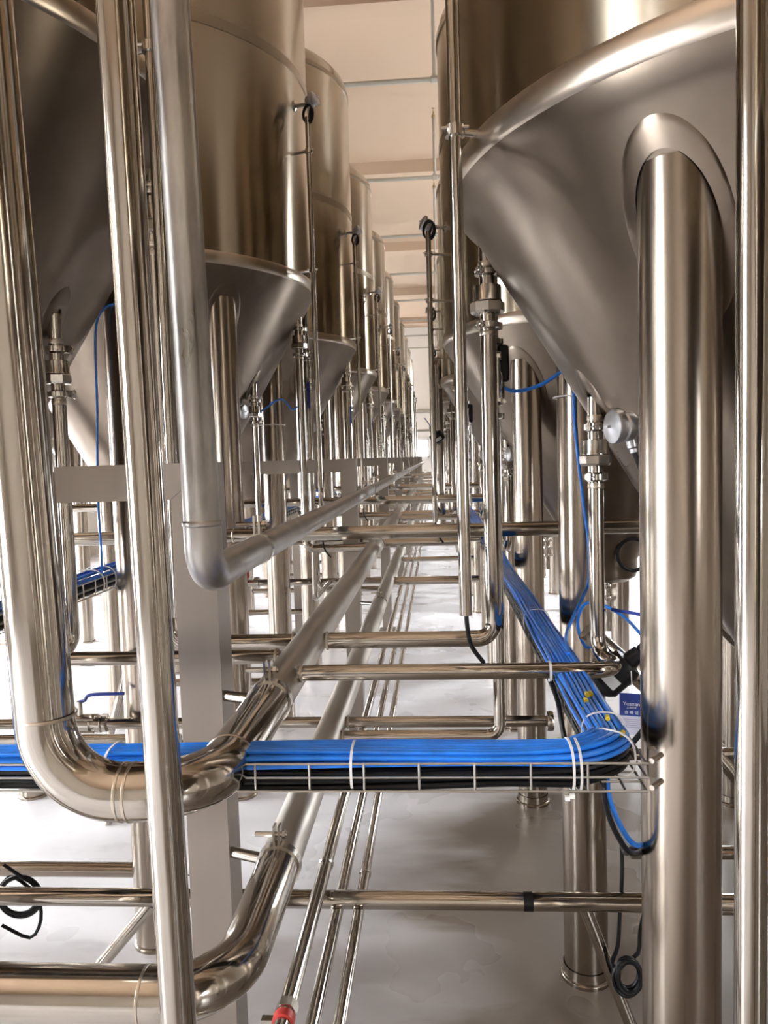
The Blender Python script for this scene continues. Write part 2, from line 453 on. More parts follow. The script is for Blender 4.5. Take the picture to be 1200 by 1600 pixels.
def band_clamp(parent, c, r, tilt=0, red=False):
    """strap clamp round a pipe that runs along the aisle; two ears and a bolt on top"""
    c = Vector(c)
    b = MB().lathe([(r, -.013), (r + .004, -.013), (r + .004, .013), (r, .013)], c, (0, 1, 0), 36)
    for sx in (-1, 1):
        b.box(c + V(sx * .006, 0, r + .022), (.0024, .0125, .026))
    o = b.build('pipe_clamp', 'fitting', parent)
    q = MB().tube([c + V(-.052, 0, r + .026), c + V(.024, 0, r + .026)], .0058, 10)
    q.lathe([(.0, -.004), (.010, -.004), (.010, .004), (.0, .004)], c + V(.016, 0, r + .026), (1, 0, 0), 6)
    q.build('bolt', 'red' if red else 'fitting', o)
    return o

# ------------------------------------------------------------------ pipe runs along the aisle
ZA, XA, RA = 1.295, -.40, .049
ZE, XE = .908, -.392
ZD, XD, RD = 1.64, -.445, .0335
YEND = 28.0
POSTS = [1.80 + 3.18 * k for k in range(9)]
# A: upper polished run that comes down at the far left
t = thing('process_pipe', 'wide polished pipe dropping at far left, bending under and running up the aisle', 'pipe', (-.675, 1.24, 1.24))
pth = fillet([(-.81, 1.24, 6.2), (-.675, 1.24, ZA), (XA, 1.24, ZA), (XA, POSTS[0] - .07, ZA)], .128, 16)
MB().tube(pth, RA, 48).build('polished_section', 'pipe', t)
MB().tube([(XA, POSTS[0] - .07, ZA), (XA, YEND, ZA)], RA, 40).build('matte_section', 'matte', t)
for q, d in (((-.675, 1.24, ZA + .135), (0, 0, 1)), ((-.545, 1.24, ZA), (1, 0, 0)), ((-.53, 1.24, ZA), (1, 0, 0)), ((XA, 1.375, ZA), (0, 1, 0))):
    MB().lathe([(RA, -.003), (RA + .0012, -.002), (RA + .0012, .002), (RA, .003)], q, d, 40).build('weld_bead', 'seam', t)
for k, y in enumerate(POSTS): band_clamp(t, (XA, y - .08, ZA), RA)
# E: lower run
t = thing('process_pipe', 'wide polished pipe at bottom left bending into the lower run up the aisle', 'pipe', (-1.0, 1.27, ZE - RA))
pth = fillet([(-1.75, 1.27, ZE), (XE, 1.27, ZE), (XE, POSTS[0] - .10, ZE)], .135, 16)
MB().tube(pth, RA, 48).build('polished_section', 'pipe', t)
MB().tube([(XE, POSTS[0] - .10, ZE), (XE, YEND, ZE)], RA - .001, 40).build('matte_section', 'matte', t)
MB().lathe([(RA, -.003), (RA + .0012, -.002), (RA + .0012, .002), (RA, .003)], (-.54, 1.27, ZE), (1, 0, 0), 40).build('weld_bead', 'seam', t)
for k, y in enumerate(POSTS): band_clamp(t, (XE, y - .09, ZE), RA)
# D: grey frosted pipe
t = thing('water_pipe', 'grey frosted pipe dropping at upper left with welded elbow, running up the aisle', 'pipe', (-.43, 1.38, ZD))
MB().tube([(-.50, 1.38, 6.3), (-.432, 1.38, ZD + .10)], RD, 40).build('vertical_section', 'grey', t)
MB().tube(fillet([(-.432, 1.38, ZD + .10), (-.432, 1.38, ZD), (-.432, 1.48, ZD)], .062, 14), RD + .001, 40).build('elbow', 'grey', t)
MB().tube([(-.432, 1.48, ZD), (XD - .03, YEND, ZD)], RD, 36).build('horizontal_section', 'grey', t)
MB().lathe([(RD, -.006), (RD + .003, -.003), (RD + .0035, 0), (RD + .003, .003), (RD, .006)], (-.432, 1.38, ZD + .10), (0, 0, 1), 40).build('weld_bead', 'grey', t)
for k, y in enumerate(POSTS): band_clamp(t, (-.432 - .043 * (y / 28), y + .02, ZD), RD, red=False)
# thin lines
for (x, z, r, y0, lab) in ((-.370, .61, .020, 1.0, 'thin steel tube along the aisle, closest to the wide lower pipe'),
                           (-.338, .47, .0185, 1.0, 'middle one of the three thin steel tubes running along the aisle'),
                           (-.272, .47, .017, 1.0, 'thin steel tube along the aisle, furthest right of the three')):
    t = thing('thin_tube', lab, 'pipe', (x, y0, z), 'three thin tubes low along the aisle')
    MB().tube([(x, y0, z), (x, YEND, z)], r, 20).build('tube', 'pipe', t)
    for y in (3.0, 6.0, 9.0, 12.0): MB().lathe([(r, -.008), (r + .003, -.006), (r + .003, .006), (r, .008)], (x, y + x * 2, z), (0, 1, 0), 20).build('coupling', 'fitting', t)
t = thing('hose_coupling', 'small fitting with red collar on the thin tube at the bottom edge', 'fitting', (-.42, 1.75, .63))
# vertical pipes in front
t = thing('vertical_pipe', 'narrow bright vertical pipe in front of the bent wide pipe, left foreground', 'pipe', (-.400, 1.05, .0))
MB().tube([(-.388, 1.05, .02), (-.458, 1.05, 6.4)], .0255, 36).build('pipe', 'pipe', t)
MB().lathe([(0, 0), (.06, 0), (.06, .012), (.026, .014)], (-.388, 1.05, 0), seg=28).build('foot_plate', 'fitting', t)
XQ = .397
t = thing('vertical_pipe', 'bright vertical pipe at the right edge in front of the thick tank leg', 'pipe', (XQ, 1.0, 0))
MB().tube([(XQ, 1.0, .02), (XQ, 1.0, 6.4)], .0200, 36).build('pipe', 'pipe', t)
MB().lathe([(0, 0), (.06, 0), (.06, .012), (.026, .014)], (XQ, 1.0, 0), seg=28).build('foot_plate', 'fitting', t)

# ------------------------------------------------------------------ support frames
def frame(y, label):
    t = thing('support_frame', label, 'frame', (-.57, y, 0), 'square-section support frames under the pipes')
    w_ = .05; x = -.57; ztop = 1.852; x2 = -1.52
    p = MB()   # mitred post
    def post(mb, xc, inner):
        b = len(mb.v)
        h = .04
        for (dx, z) in ((-w_, 0), (w_, 0)):
            for dy in (-w_, w_): mb.v.append(V(xc + dx, y + dy, z))
        for dx in (-w_, w_):
            z = ztop if dx * inner < 0 else ztop - .085
            for dy in (-w_, w_): mb.v.append(V(xc + dx, y + dy, z))
        for f in ((0, 2, 3, 1), (4, 5, 7, 6), (0, 1, 5, 4), (2, 6, 7, 3), (0, 4, 6, 2), (1, 3, 7, 5)): mb.f.append(tuple(b + i for i in f))
    post(p, x, -1); p.build('post', 'post', t, angle=20)
    p = MB(); post(p, x2, 1); p.build('post', 'post', t, angle=20)
    b = MB(); i0 = len(b.v); e = .0015
    for (xx, zz) in ((x + w_ - e, ztop), (x2 - w_ + e, ztop), (x2 + w_ + e, ztop - .085), (x - w_ - e, ztop - .085)):
        for dy in (-w_, w_): b.v.append(V(xx, y + dy, zz))
    for f in ((0, 1, 3, 2), (2, 3, 5, 4), (4, 5, 7, 6), (6, 7, 1, 0), (0, 2, 4, 6), (1, 7, 5, 3)): b.f.append(f)
    b.build('beam', 'post', t, angle=20)
    for z, xr, rr in ((ZA + .0, XA - .047, .013), (ZE + .0, XE - .047, .013), (ZD, XD - .03, .010)):
        MB().tube([(x + w_ - .002, y - .03, z), (xr, y - .06, z)], rr, 14).build('bracket_stub', 'fitting', t)
    for xx in (x, x2): MB().box((xx, y, .006), (.085, .085, .006)).build('base_plate', 'post', t)
    return t
f0 = frame(POSTS[0], 'nearest square steel support frame, its post behind the bent wide pipe')
for k in range(1, 9): dup(f0, V(0, POSTS[k] - POSTS[0], 0), 'square steel support frame under the pipes, %s frame up the aisle' % ORD[k])

# ------------------------------------------------------------------ tank drop lines and cross pipes
def drop_a(cx, cy, zr, s, dy, yo, label, group, far=False):
    """drop with check valve that joins the upper aisle pipe"""
    off = .83 if s > 0 else .90; x = cx - s * off; y = cy + dy; r = .0245
    t = thing('drop_pipe', label, 'pipe', (x, y, ZA), group)
    top = cone_z(math.hypot(off, dy), zr) + .03
    path = [(x, y, top), (x, y, ZA), (XA + s * .043, y, ZA)]
    MB().tube(fillet(path, .05, 10), r, 28).build('pipe', 'pipe', t)
    z = 2.382 + (zr - ZRR) * .72 if zr > 2.6 else 2.382
    check_valve(t, x, y, z, z - .041, z - .082, z - .12, z - .153, r, (-s, -.4, 0))
    MB().lathe([(r, -.004), (r + .004, -.003), (r + .004, .003), (r, .004)], (XA + s * .052, y, ZA), (1, 0, 0), 24).build('weld_bead', 'seam', t)
    return t
def drop_b(cx, cy, zr, s, dy, yo, label, group):
    """riser with ball valve that joins the lower aisle pipe"""
    off = .80 if s > 0 else .885; x = cx - s * off; y = cy + dy; r = .02
    t = thing('valve_riser', label, 'pipe', (x, y, ZE), group)
    top = cone_z(math.hypot(off, dy), zr) + .04
    path = [(x, y, top), (x, y, ZE), (XE + s * .043, y, ZE)] if abs(yo) < .01 else [(x, y, top), (x, y, ZE), (x, y + yo, ZE), (XE + s * .043, y + yo, ZE)]
    MB().tube(fillet(path, .045, 10), r, 24).build('pipe', 'pipe', t)
    z = zr - .42
    clamp(t, (x, y, z + .12), (0, 0, 1), r, (-s, -.5, 0)); clamp(t, (x, y, z - .12), (0, 0, 1), r, (-s, -.5, 0))
    b = MB().lathe([(r, .09), (.03, .085), (.03, .06), (.026, .055), (.028, .03), (.034, 0), (.028, -.03), (.026, -.055), (.03, -.06), (.03, -.085), (r, -.09)], (x, y, z), seg=24)
    o = b.build('ball_valve', 'fitting', t)
    q = MB()
    for a in range(4):
        ax_, ay_ = x + .036 * math.cos(a * 1.571 + .4), y + .036 * math.sin(a * 1.571 + .4)
        q.tube([(ax_, ay_, z - .075), (ax_, ay_, z + .075)], .0055, 8)
        for zz in (-.07, .07): q.lathe([(0, -.006), (.010, -.006), (.010, .006), (0, .006)], (ax_, ay_, z + zz), seg=6)
    q.build('tie_bolts', 'fitting', o)
    # pneumatic head and blue lever
    MB().box((x + s * .034, y + .02, z + .05), (.018, .022, .06), bev=.006).build('actuator_head', 'black', t)
    h = MB().box((x - s * .012, y - .045, z - .17), (.009, .003, .085), bev=.0025); h.build('lever', 'handle', t)
    MB().tube([(x, y - .02, z - .06), (x - s * .012, y - .045, z - .08)], .008, 10).build('lever_stem', 'fitting', t)
    MB().lathe([(r, -.004), (r + .004, -.003), (r + .004, .003), (r, .004)], (XE + s * .052, y + yo, ZE), (1, 0, 0), 24).build('weld_bead', 'seam', t)
    return t
def drop_c(cx, cy, zr, s, dy, back, zc, label, group):
    """drop from the cone with check valve, elbowed towards the camera and across"""
    off = .585 if s > 0 else .655; x = cx - s * off; y = cy + dy; r = .0195
    t = thing('drop_pipe', label, 'pipe', (x, y, zc), group)
    top = cone_z(math.hypot(off, dy), zr) + .01
    path = [(x, y, top), (x, y, zc), (x + s * (.038 if back < 0 else .02), y + back, zc), (XA + s * .043, y + back, zc)]
    MB().tube(fillet(path, [.055, .055], 12), r, 28).build('pipe', 'pipe', t)
    q = MB(); n = 40
    for rr, lift in ((.02, .010), (.042, .008), (.048, .0), (.050, -.006)):
        for k in range(n):
            a = 2 * math.pi * k / n; px, py = x + rr * math.cos(a), y + rr * math.sin(a)
            q.v.append(V(px, py, cone_z(math.hypot(px - cx, py - cy), zr) - lift))
    for i in range(3):
        for k in range(n): q.f.append((i * n + k, (i + 1) * n + k, (i + 1) * n + (k + 1) % n, i * n + (k + 1) % n))
    q.build('collar_pad', 'cone', t)
    z = top - .075 if s > 0 else top - .10
    check_valve(t, x, y, z, z - .034, z - .067, z - .098, z - .127, r, (-s, -.5, 0))
    MB().lathe([(r, -.004), (r + .004, -.003), (r + .004, .003), (r, .004)], (XA + s * .052, y + back, zc), (1, 0, 0), 24).build('weld_bead', 'seam', t)
    return t
gA, gB, gC = 'drop pipes with check valves at the tank rims', 'risers with ball valves', 'drop pipes from the tank cones'
# right row
drop_a(CXR, CYR, ZR1, 1, .23, 0, 'shiny drop pipe with check valve left of the large cone, elbowed left', gA)
drop_b(CXR, CYR, ZR1, 1, .46, 0, 'riser with ball valve and blue lever behind the shiny drop pipe', gB)
drop_c(CXR, CYR, ZR1, 1, -.08, -.14, 1.322, 'drop pipe with check valve right of the second tank leg, elbowed across aisle', gC)
a = drop_a(CXR, CYR + PITCH, ZRR, 1, .39, 0, 'check valve drop pipe of the second tank in the right row', gA)
b = drop_b(CXR, CYR + PITCH, ZRR, 1, .45, .72, 'ball valve riser of the second tank in the right row', gB)
c = drop_c(CXR, CYR + PITCH, ZRR, 1, -.08, .62, ZA, 'cone drop pipe of the second tank in the right row', gC)
for k in range(2, NT):
    o = V(0, PITCH * (k - 1), 0)
    dup(a, o, 'check valve drop pipe of the %s tank in the right row' % ORD[k]); dup(b, o, 'ball valve riser of the %s tank in the right row' % ORD[k]); dup(c, o, 'cone drop pipe of the %s tank in the right row' % ORD[k])
# left row
drop_a(CXL, CYL, ZRL, -1, .10, 0, 'drop pipe of the nearest left tank, behind the narrow vertical pipe', gA)
drop_c(CXL, CYL, ZRL, -1, -.05, -.10, 1.315, 'drop pipe with check valve under the dark cone at far left', gC)
a = drop_a(CXL, CYL + PITCH, ZRL, -1, .06, 0, 'check valve drop pipe of the second tank in the left row', gA)
b = drop_b(CXL, CYL + PITCH, ZRL, -1, .42, .72, 'ball valve riser of the second tank in the left row', gB)
c = drop_c(CXL, CYL + PITCH, ZRL, -1, -.15, .6, ZA, 'cone drop pipe of the second tank in the left row', gC)
for k in range(2, NT):
    o = V(0, PITCH * (k - 1), 0)
    dup(a, o, 'check valve drop pipe of the %s tank in the left row' % ORD[k]); dup(b, o, 'ball valve riser of the %s tank in the left row' % ORD[k]); dup(c, o, 'cone drop pipe of the %s tank in the left row' % ORD[k])

def lever_valve(parent, c, s):
    """ball valve lying on a pipe along X with a blue lever"""
    c = Vector(c)
    o = MB().lathe([(.02, -.085), (.032, -.08), (.032, -.062), (.024, -.058), (.024, -.045), (.033, -.04), (.034, 0), (.033, .04), (.024, .045), (.024, .058), (.032, .062), (.032, .08), (.02, .085)], c, (1, 0, 0), 24).build('ball_valve', 'fitting', parent)
    q = MB()
    for a in range(4):
        dy, dz = .034 * math.cos(a * 1.571 + .78), .034 * math.sin(a * 1.571 + .78)
        q.tube([c + V(-.06, dy, dz), c + V(.06, dy, dz)], .005, 8)
    q.build('tie_bolts', 'fitting', o)
    MB().tube([c + V(0, 0, .03), c + V(0, 0, .085)], .010, 12).build('valve_stem', 'fitting', parent)
    MB().tube(smooth([c + V(0, 0, .082), c + V(s * .02, 0, .088), c + V(s * .045, 0, .108), c + V(s * .17, 0, .112)], 5), .0065, 8).build('lever', 'handle', parent)
    clamp(parent, c + V(.095 * s, 0, 0), (1, 0, 0), .02, (0, 0, -1))
# c3: branch line with a butterfly valve against the second right leg and a lever valve at the left
t = thing('cross_pipe', 'cross pipe with lever valve at left, joining the lower aisle pipe', 'pipe', (-.4, 2.80, ZE - .02), 'pipes crossing the aisle')
MB().tube([(-1.7, 2.80 - .12, ZE), (XE - .04, 2.80 - .12, ZE)], .0195, 24).build('pipe', 'pipe', t)
MB().tube([(XE + .04, 2.80 - .12, ZE), (.36, 2.80 - .12, ZE)], .0195, 24).build('pipe', 'pipe', t)
lever_valve(t, (-1.33, 2.68, ZE), 1)
MB().lathe([(.0195, -.012), (.033, -.011), (.036, 0), (.033, .011), (.0195, .012)], (.375, 2.68, ZE), (1, 0, 0), 24).build('flange', 'fitting', t)
MB().lathe([(.0195, -.004), (.0235, -.003), (.0235, .003), (.0195, .004)], (XE + .052, 2.68, ZE), (1, 0, 0), 24).build('weld_bead', 'seam', t)
# headers that pass from row to row between the tanks
for (y, x0, x1, z, r, lab) in (
        (3.32, -3.2, 2.6, 1.528, .03, 'thick cross pipe spanning the whole aisle at mid height'),
        (5.84, -3.2, 2.6, 1.528, .03, 'second thick cross pipe up the aisle, between second and third tanks'),
        (8.36, -3.2, 2.6, 1.528, .03, 'third thick cross pipe up the aisle, between third and fourth tanks'),
        (13.3, -3.2, 2.6, 1.528, .03, 'fourth thick cross pipe far up the aisle')):
    t = thing('header_pipe', lab, 'pipe', (-.3, y, z - r), 'thick header pipes across the aisle')
    MB().tube([(x0, y, z), (x1, y, z)], r, 28).build('pipe', 'pipe', t)
    for x in (x0 + 1.4, -.9, .25): MB().lathe([(r, -.004), (r + .0015, -.002), (r + .0015, .002), (r, .004)], (x, y, z), (1, 0, 0), 28).build('weld_bead', 'seam', t)
t = thing('header_pipe', 'low steel bar across the aisle with a patch of black tape', 'pipe', (-.2, 2.2, .50), 'pipes crossing the aisle')
MB().tube([(-3.2, 2.2, .533), (2.4, 2.2, .533)], .0265, 28).build('pipe', 'pipe', t)
MB().tube([(.222, 2.2, .533), (.250, 2.2, .533)], .0274, 28, caps=False).build('black_tape', 'black', t)
MB().tube([(.402, 2.2, .515), (.587, 2.2, 0.0)], .0185, 20).build('brace', 'pipe', t)
MB().tube([(-.90, 2.2, .515), (-1.345, 2.2, 0.0)], .0195, 20).build('brace', 'pipe', t)
for (y, z, x0, x1, r, lab) in ((5.85, ZE, -1.9, .30, .026, 'cross pipe at knee height beyond the thick header, with red knob valve'),
                       (7.05, ZE, XE + .04, .32, .022, 'thin cross pipe beyond the red knob valve pipe'),
                       (8.25, ZE, XE + .04, .32, .02, 'cross pipe joining the lower run under the far header'),
                       (12.0, ZE, -1.2, .32, .026, 'cross pipe joining the lower run far up the aisle'),
                       (7.0, ZA, XA + .04, .32, .026, 'cross pipe joining the upper run below the second header'),
                       (11.5, ZA, -1.2, .32, .026, 'cross pipe joining the upper run far up the aisle'),
                       (15.2, ZA, -1.2, .32, .03, 'last visible cross pipe joining the upper run')):
    t = thing('cross_pipe', lab, 'pipe', (0, y, z - r), 'pipes crossing the aisle')
    MB().tube([(x0, y, z), (x1, y, z)], r, 24).build('pipe', 'pipe', t)
    MB().lathe([(r, -.006), (r + .006, -.005), (r + .006, .005), (r, .006)], (XE + .055, y, z), (1, 0, 0), 24).build('weld_bead', 'seam', t)
    if y == 5.85:
        MB().lathe([(.026, -.02), (.045, -.018), (.045, .018), (.026, .02)], (-1.42, y, z), (1, 0, 0), 24).build('flange', 'fitting', t)
        MB().lathe([(.0, -.03), (.035, -.03), (.04, 0), (.035, .03), (0, .03)], (-1.50, y - .06, z + .08), (0, 0, 1), 20).build('knob', 'red', t)
        MB().tube([(-1.5, y - .06, z + .05), (-1.5, y, z)], .012, 10).build('valve_stem', 'fitting', t)
        MB().tube(fillet([(-.93, y - .07, 1.5), (-.93, y - .07, ZE - .05), (-.44, y - .07, ZE - .05)], .09, 8), .02, 20).build('branch_tube', 'pipe', t)
# white back-row pipes seen through the gap at the left
for (y, z, lab) in ((3.5, .545, 'upper of two bright low pipes behind the lever valve'), (3.5, .45, 'lower of two bright low pipes behind the lever valve')):
    t = thing('cross_pipe', lab, 'pipe', (-2.2, y, z - .025)); MB().tube([(-3.1, y, z), (-1.25, y, z)], .022, 20).build('pipe', 'pipe', t)
for (p0, p1, lab) in (((-1.95, 4.0, .0), (-1.62, 3.95, .95), 'slanting bright tube behind the lever valve, left one'), ((-1.75, 3.75, .0), (-1.30, 3.7, 1.05), 'slanting bright tube behind the lever valve, right one')):
    t = thing('brace_tube', lab, 'pipe', (p0[0], p0[1], 0)); MB().tube([p0, p1], .022, 18).build('tube', 'pipe', t)

# ------------------------------------------------------------------ cable conduits and sensors
def conduit(x, y, z0, z1, cx, cy, brs, label):
    t = thing('cable_conduit', label, 'conduit', (x, y, z0), 'vertical cable conduits on the tanks')
    o = MB().tube([(x, y, z0), (x, y, z1)], .0145, 20)
    o.build('tube', 'pipe', t)
    for zb in brs:
        a = math.atan2(y - cy, x - cx); Rt = RADIUS_R if cx > 0 else RADIUS_L; p = V(cx + Rt * math.cos(a), cy + Rt * math.sin(a), zb)
        q = MB().tube([p, (x, y, zb)], .008, 10)
        q.lathe([(.0145, -.012), (.022, -.011), (.022, .011), (.0145, .012)], (x, y, zb), seg=20)
        q.build('bracket', 'fitting', t)
        MB().tube([(x - .03, y - .012, zb + .004), (x + .03, y - .012, zb + .004)], .004, 8).build('bolt', 'fitting', t)
    MB().tube(smooth([(x, y, z0 + .03), (x + .003, y, z0 - .03), (x + .012, y + .01, z0 - .075), (x + .04, y + .03, z0 - .12)], 5), .0055, 10).build('cable_tail', 'black', t)
    return t
conduit(.058, 1.75, 1.485, 4.1, CXR, CYR, (2.56, 3.5), 'vertical conduit clamped to the large right tank, cable hanging from its end')
c = conduit(-.015, CYR + PITCH - .30, 1.485, 3.07, CXR, CYR + PITCH, (1.0 + 1.7, 2.95), 'vertical conduit of the second tank in the right row')
for k in range(2, NT): dup(c, V(0, PITCH * (k - 1), 0), 'vertical conduit of the %s tank in the right row' % ORD[k])
conduit(-.668, CYL - .3, 1.46, 4.0, CXL, CYL, (2.86, 3.6), 'vertical conduit between narrow bright pipe and grey frosted pipe')
c = conduit(-.672, CYL + PITCH - .3, 1.40, 3.76, CXL, CYL + PITCH, (2.92, 3.576), 'vertical conduit of the second tank in the left row, under its sensor')
for k in range(2, NT): dup(c, V(0, PITCH * (k - 1), 0), 'vertical conduit of the %s tank in the left row' % ORD[k])

def sensor_head(t, p, d, gland, sc=1.0):
    """cast head with a round screw cap: p is the back of the head, d the way the cap faces"""
    p = Vector(p); d = Vector(d).normalized(); k = sc
    MB().lathe([(0, -.005 * k), (.022 * k, 0), (.032 * k, .012 * k), (.034 * k, .03 * k), (.031 * k, .034 * k), (.031 * k, .04 * k), (.039 * k, .042 * k), (.040 * k, .052 * k), (.037 * k, .058 * k), (.020 * k, .064 * k), (0, .066 * k)], p, d, 28).build('sensor_head', 'alu', t)
    u, w_ = perp(d)
    MB().box(p + d * .064 * k, (.007 * k, .003 * k, .009 * k), (u, w_, d)).build('cap_lug', 'alu', t)
    g = Vector(gland).normalized()
    q = p + d * .02 * k + g * .03 * k
    MB().lathe([(.010 * k, 0), (.012 * k, .002), (.012 * k, .018 * k), (.009 * k, .022 * k), (.009 * k, .03 * k), (.005 * k, .032 * k)], q, g, 14).build('cable_gland', 'alu', t)
    return q + g * .032 * k
def loop_pts(c, u, w_, r, turns, n=14, drift=None):
    c, u, w_ = Vector(c), Vector(u), Vector(w_); out = []
    for i in range(int(n * turns) + 1):
        a = 2 * math.pi * i / n
        out.append(c + u * math.cos(a) * r + w_ * math.sin(a) * r * 1.05 + (Vector(drift) * i / n if drift else V(0, 0, 0)))
    return out
def thermometer(cx, cy, s, z, cond, label, dy):
    a = math.atan2(dy, -s * math.sqrt(max(0, 1 - dy * dy)))
    Rt = RADIUS_R if cx > 0 else RADIUS_L; p = V(cx + Rt * math.cos(a), cy + Rt * math.sin(a), z); nrm = V(math.cos(a), math.sin(a), 0)
    t = thing('temperature_sensor', label, 'sensor', p, 'temperature sensors high on the tank shells')
    MB().tube([p - nrm * .005, p + nrm * .075], .011, 14).build('neck_tube', 'fitting', t)
    MB().lathe([(.03, 0), (.03, .006), (.013, .012)], p, nrm, 20).build('weld_boss', 'fitting', t)
    hd = (nrm + V(0, -.1, .45)).normalized()
    q = sensor_head(t, p + nrm * .075, hd, V(-nrm.x * .0, -.1, -1), 1.05)
    cnd = Vector(cond)
    pts = [q + V(0, 0, .01), q + V(0, 0, -.025), (q + cnd) / 2 + V(0, 0, -.02)]
    pts += loop_pts(cnd + V(0, -.012, .02), V(.5, -.5, .3).normalized(), V(.25, -.15, -.9).normalized(), .042, 2.4, 12, V(.004, .004, -.004)) + [cnd + V(0, 0, -.03)]
    MB().tube(smooth(pts, 3), .0055, 8).build('cable_loop', 'black', t)
    return t
# left row sensors
t = thermometer(CXL, CYL + PITCH, -1, 3.86, (-.672, CYL + PITCH - .3, 3.76), 'cast sensor head with black cable loop high on the second left tank', -.22)
for k in range(2, NT): dup(t, V(0, PITCH * (k - 1), 0), 'sensor head with cable loop on the %s tank of the left row' % ORD[k])
t = thermometer(CXR, CYR + PITCH, 1, 3.12, (-.015, CYR + PITCH - .3, 3.06), 'sensor head with black cable loop on the second right tank, against the ceiling', -.2)
for k in range(2, NT): dup(t, V(0, PITCH * (k - 1), 0), 'sensor head with cable loop on the %s tank of the right row' % ORD[k])
# round-capped head on the cone
def cone_sensor(cx, cy, s, x, y, zr, label):
    pc = V(x, y, cone_z(math.hypot(x - cx, y - cy), zr))
    out = V(x - cx, y - cy, 0).normalized(); nrm = (out * math.cos(math.radians(30)) - V(0, 0, 1) * math.sin(math.radians(30))).normalized()
    t = thing('pressure_sensor', label, 'sensor', pc, 'round-capped sensors on the tank cones')
    MB().tube([pc - nrm * .01, pc + nrm * .07], .016, 18).build('neck_tube', 'fitting', t)
    MB().lathe([(.036, 0), (.036, .006), (.018, .014)], pc, nrm, 24).build('weld_boss', 'fitting', t)
    d = (V(-s * .93, -.30, -.02)).normalized()
    q = sensor_head(t, pc + nrm * .075, d, V(s * .25, 0, -1), 1.0)
    MB().tube(smooth([q, q + V(s * .012, 0, -.03), q + V(s * .035, .02, -.10), q + V(s * .05, .04, -.2)], 5), .006, 8).build('cable', 'black', t)
    h = pc + nrm * .075 + d * .06
    ch = MB()
    for i in range(21):
        u = i / 20; p = h.lerp(q, u) + V(0, 0, -.055 * (1 - (2 * u - 1) ** 2)); ch.lathe([(0, -.0012), (.0014, 0), (0, .0012)], p, (0, 0, 1), 5)
    ch.build('ball_chain', 'fitting', t)
    return t
cone_sensor(CXR, CYR, 1, .50, 1.79, ZR1, 'silver round-capped sensor with ball chain on the large cone')
t = cone_sensor(CXL, CYL + PITCH, -1, -1.20, CYL + PITCH - .28, ZRL - .0, 'silver round-capped sensor low on the second left tank cone')
for k in range(2, 8): dup(t, V(0, PITCH * (k - 1), 0), 'round-capped sensor on the cone of the %s tank in the left row' % ORD[k])
t = cone_sensor(CXR, CYR + PITCH, 1, .50, 1.79 + PITCH, ZRR, 'round-capped sensor on the cone of the second tank in the right row')
for k in range(2, 8): dup(t, V(0, PITCH * (k - 1), 0), 'round-capped sensor on the cone of the %s tank in the right row' % ORD[k])

# ------------------------------------------------------------------ cable trays and cables
ZB, ZM, ZT = 1.256, 1.281, 1.306
YF, YK = 1.33, 1.412         # cross tray front and back
X0, X1 = .280, .352          # aisle tray left and right
t = thing('cable_tray', 'wire basket tray across the aisle, cornering along the right tank legs', 'cable tray', (0, 1.37, ZB))
for (y, z) in ((YF, ZT), (YF, ZM), (YF, ZB), ((YF + YK) / 2, ZB), (YK, ZB)):
    MB().tube([(-1.6, y, z), (.355, y, z)], .0023, 8).build('long_wire', 'wire', t)
for z in (ZT, ZM): MB().tube([(-1.6, YK, z), (.27, YK, z)], .0023, 8).build('long_wire', 'wire', t)
for (x, z) in ((X1, ZT), (X1, ZB), ((X0 + X1) / 2, ZB), (X0, ZB), (X1, ZM)):
    MB().tube([(x, 1.34, z), (x, 11.0, z)], .0023, 8).build('long_wire', 'dark_wire', t)
for z in (ZT, ZM): MB().tube([(X0, YK + .01, z), (X0, 11.0, z)], .0023, 8).build('long_wire', 'dark_wire', t)
r0 = MB().tube(fillet([(-.20, YF, ZT + .002), (-.20, YF, ZB), (-.20, YK, ZB), (-.20, YK, ZT + .002)], .006, 4), .0023, 8).build('rung', 'wire', t)
for k in range(-14, 6):
    x = k * .0985 - .045
    if x > .27: continue
    o = dup(r0, None, None, t); o.location = V(x + .20, 0, 0)
bpy.data.objects.remove(r0)
r0 = MB().tube(fillet([(X0, 2.0, ZT + .002), (X0, 2.0, ZB), (X1, 2.0, ZB), (X1, 2.0, ZT + .002)], .006, 4), .0023, 8).build('rung', 'dark_wire', t)
for k in range(0, 60):
    o = dup(r0, None, None, t); o.location = V(0, 1.46 + k * .098 - 2.0, 0)
bpy.data.objects.remove(r0)
bk = MB().box((.376, 1.388, 1.285), (.007, .007, .026)); bk.tube([(.36, 1.33, 1.31), (.385, 1.36, 1.31)], .005, 8); bk.tube([(.36, 1.33, 1.262), (.385, 1.36, 1.262)], .005, 8)
bk.build('leg_bracket', 'post', t)

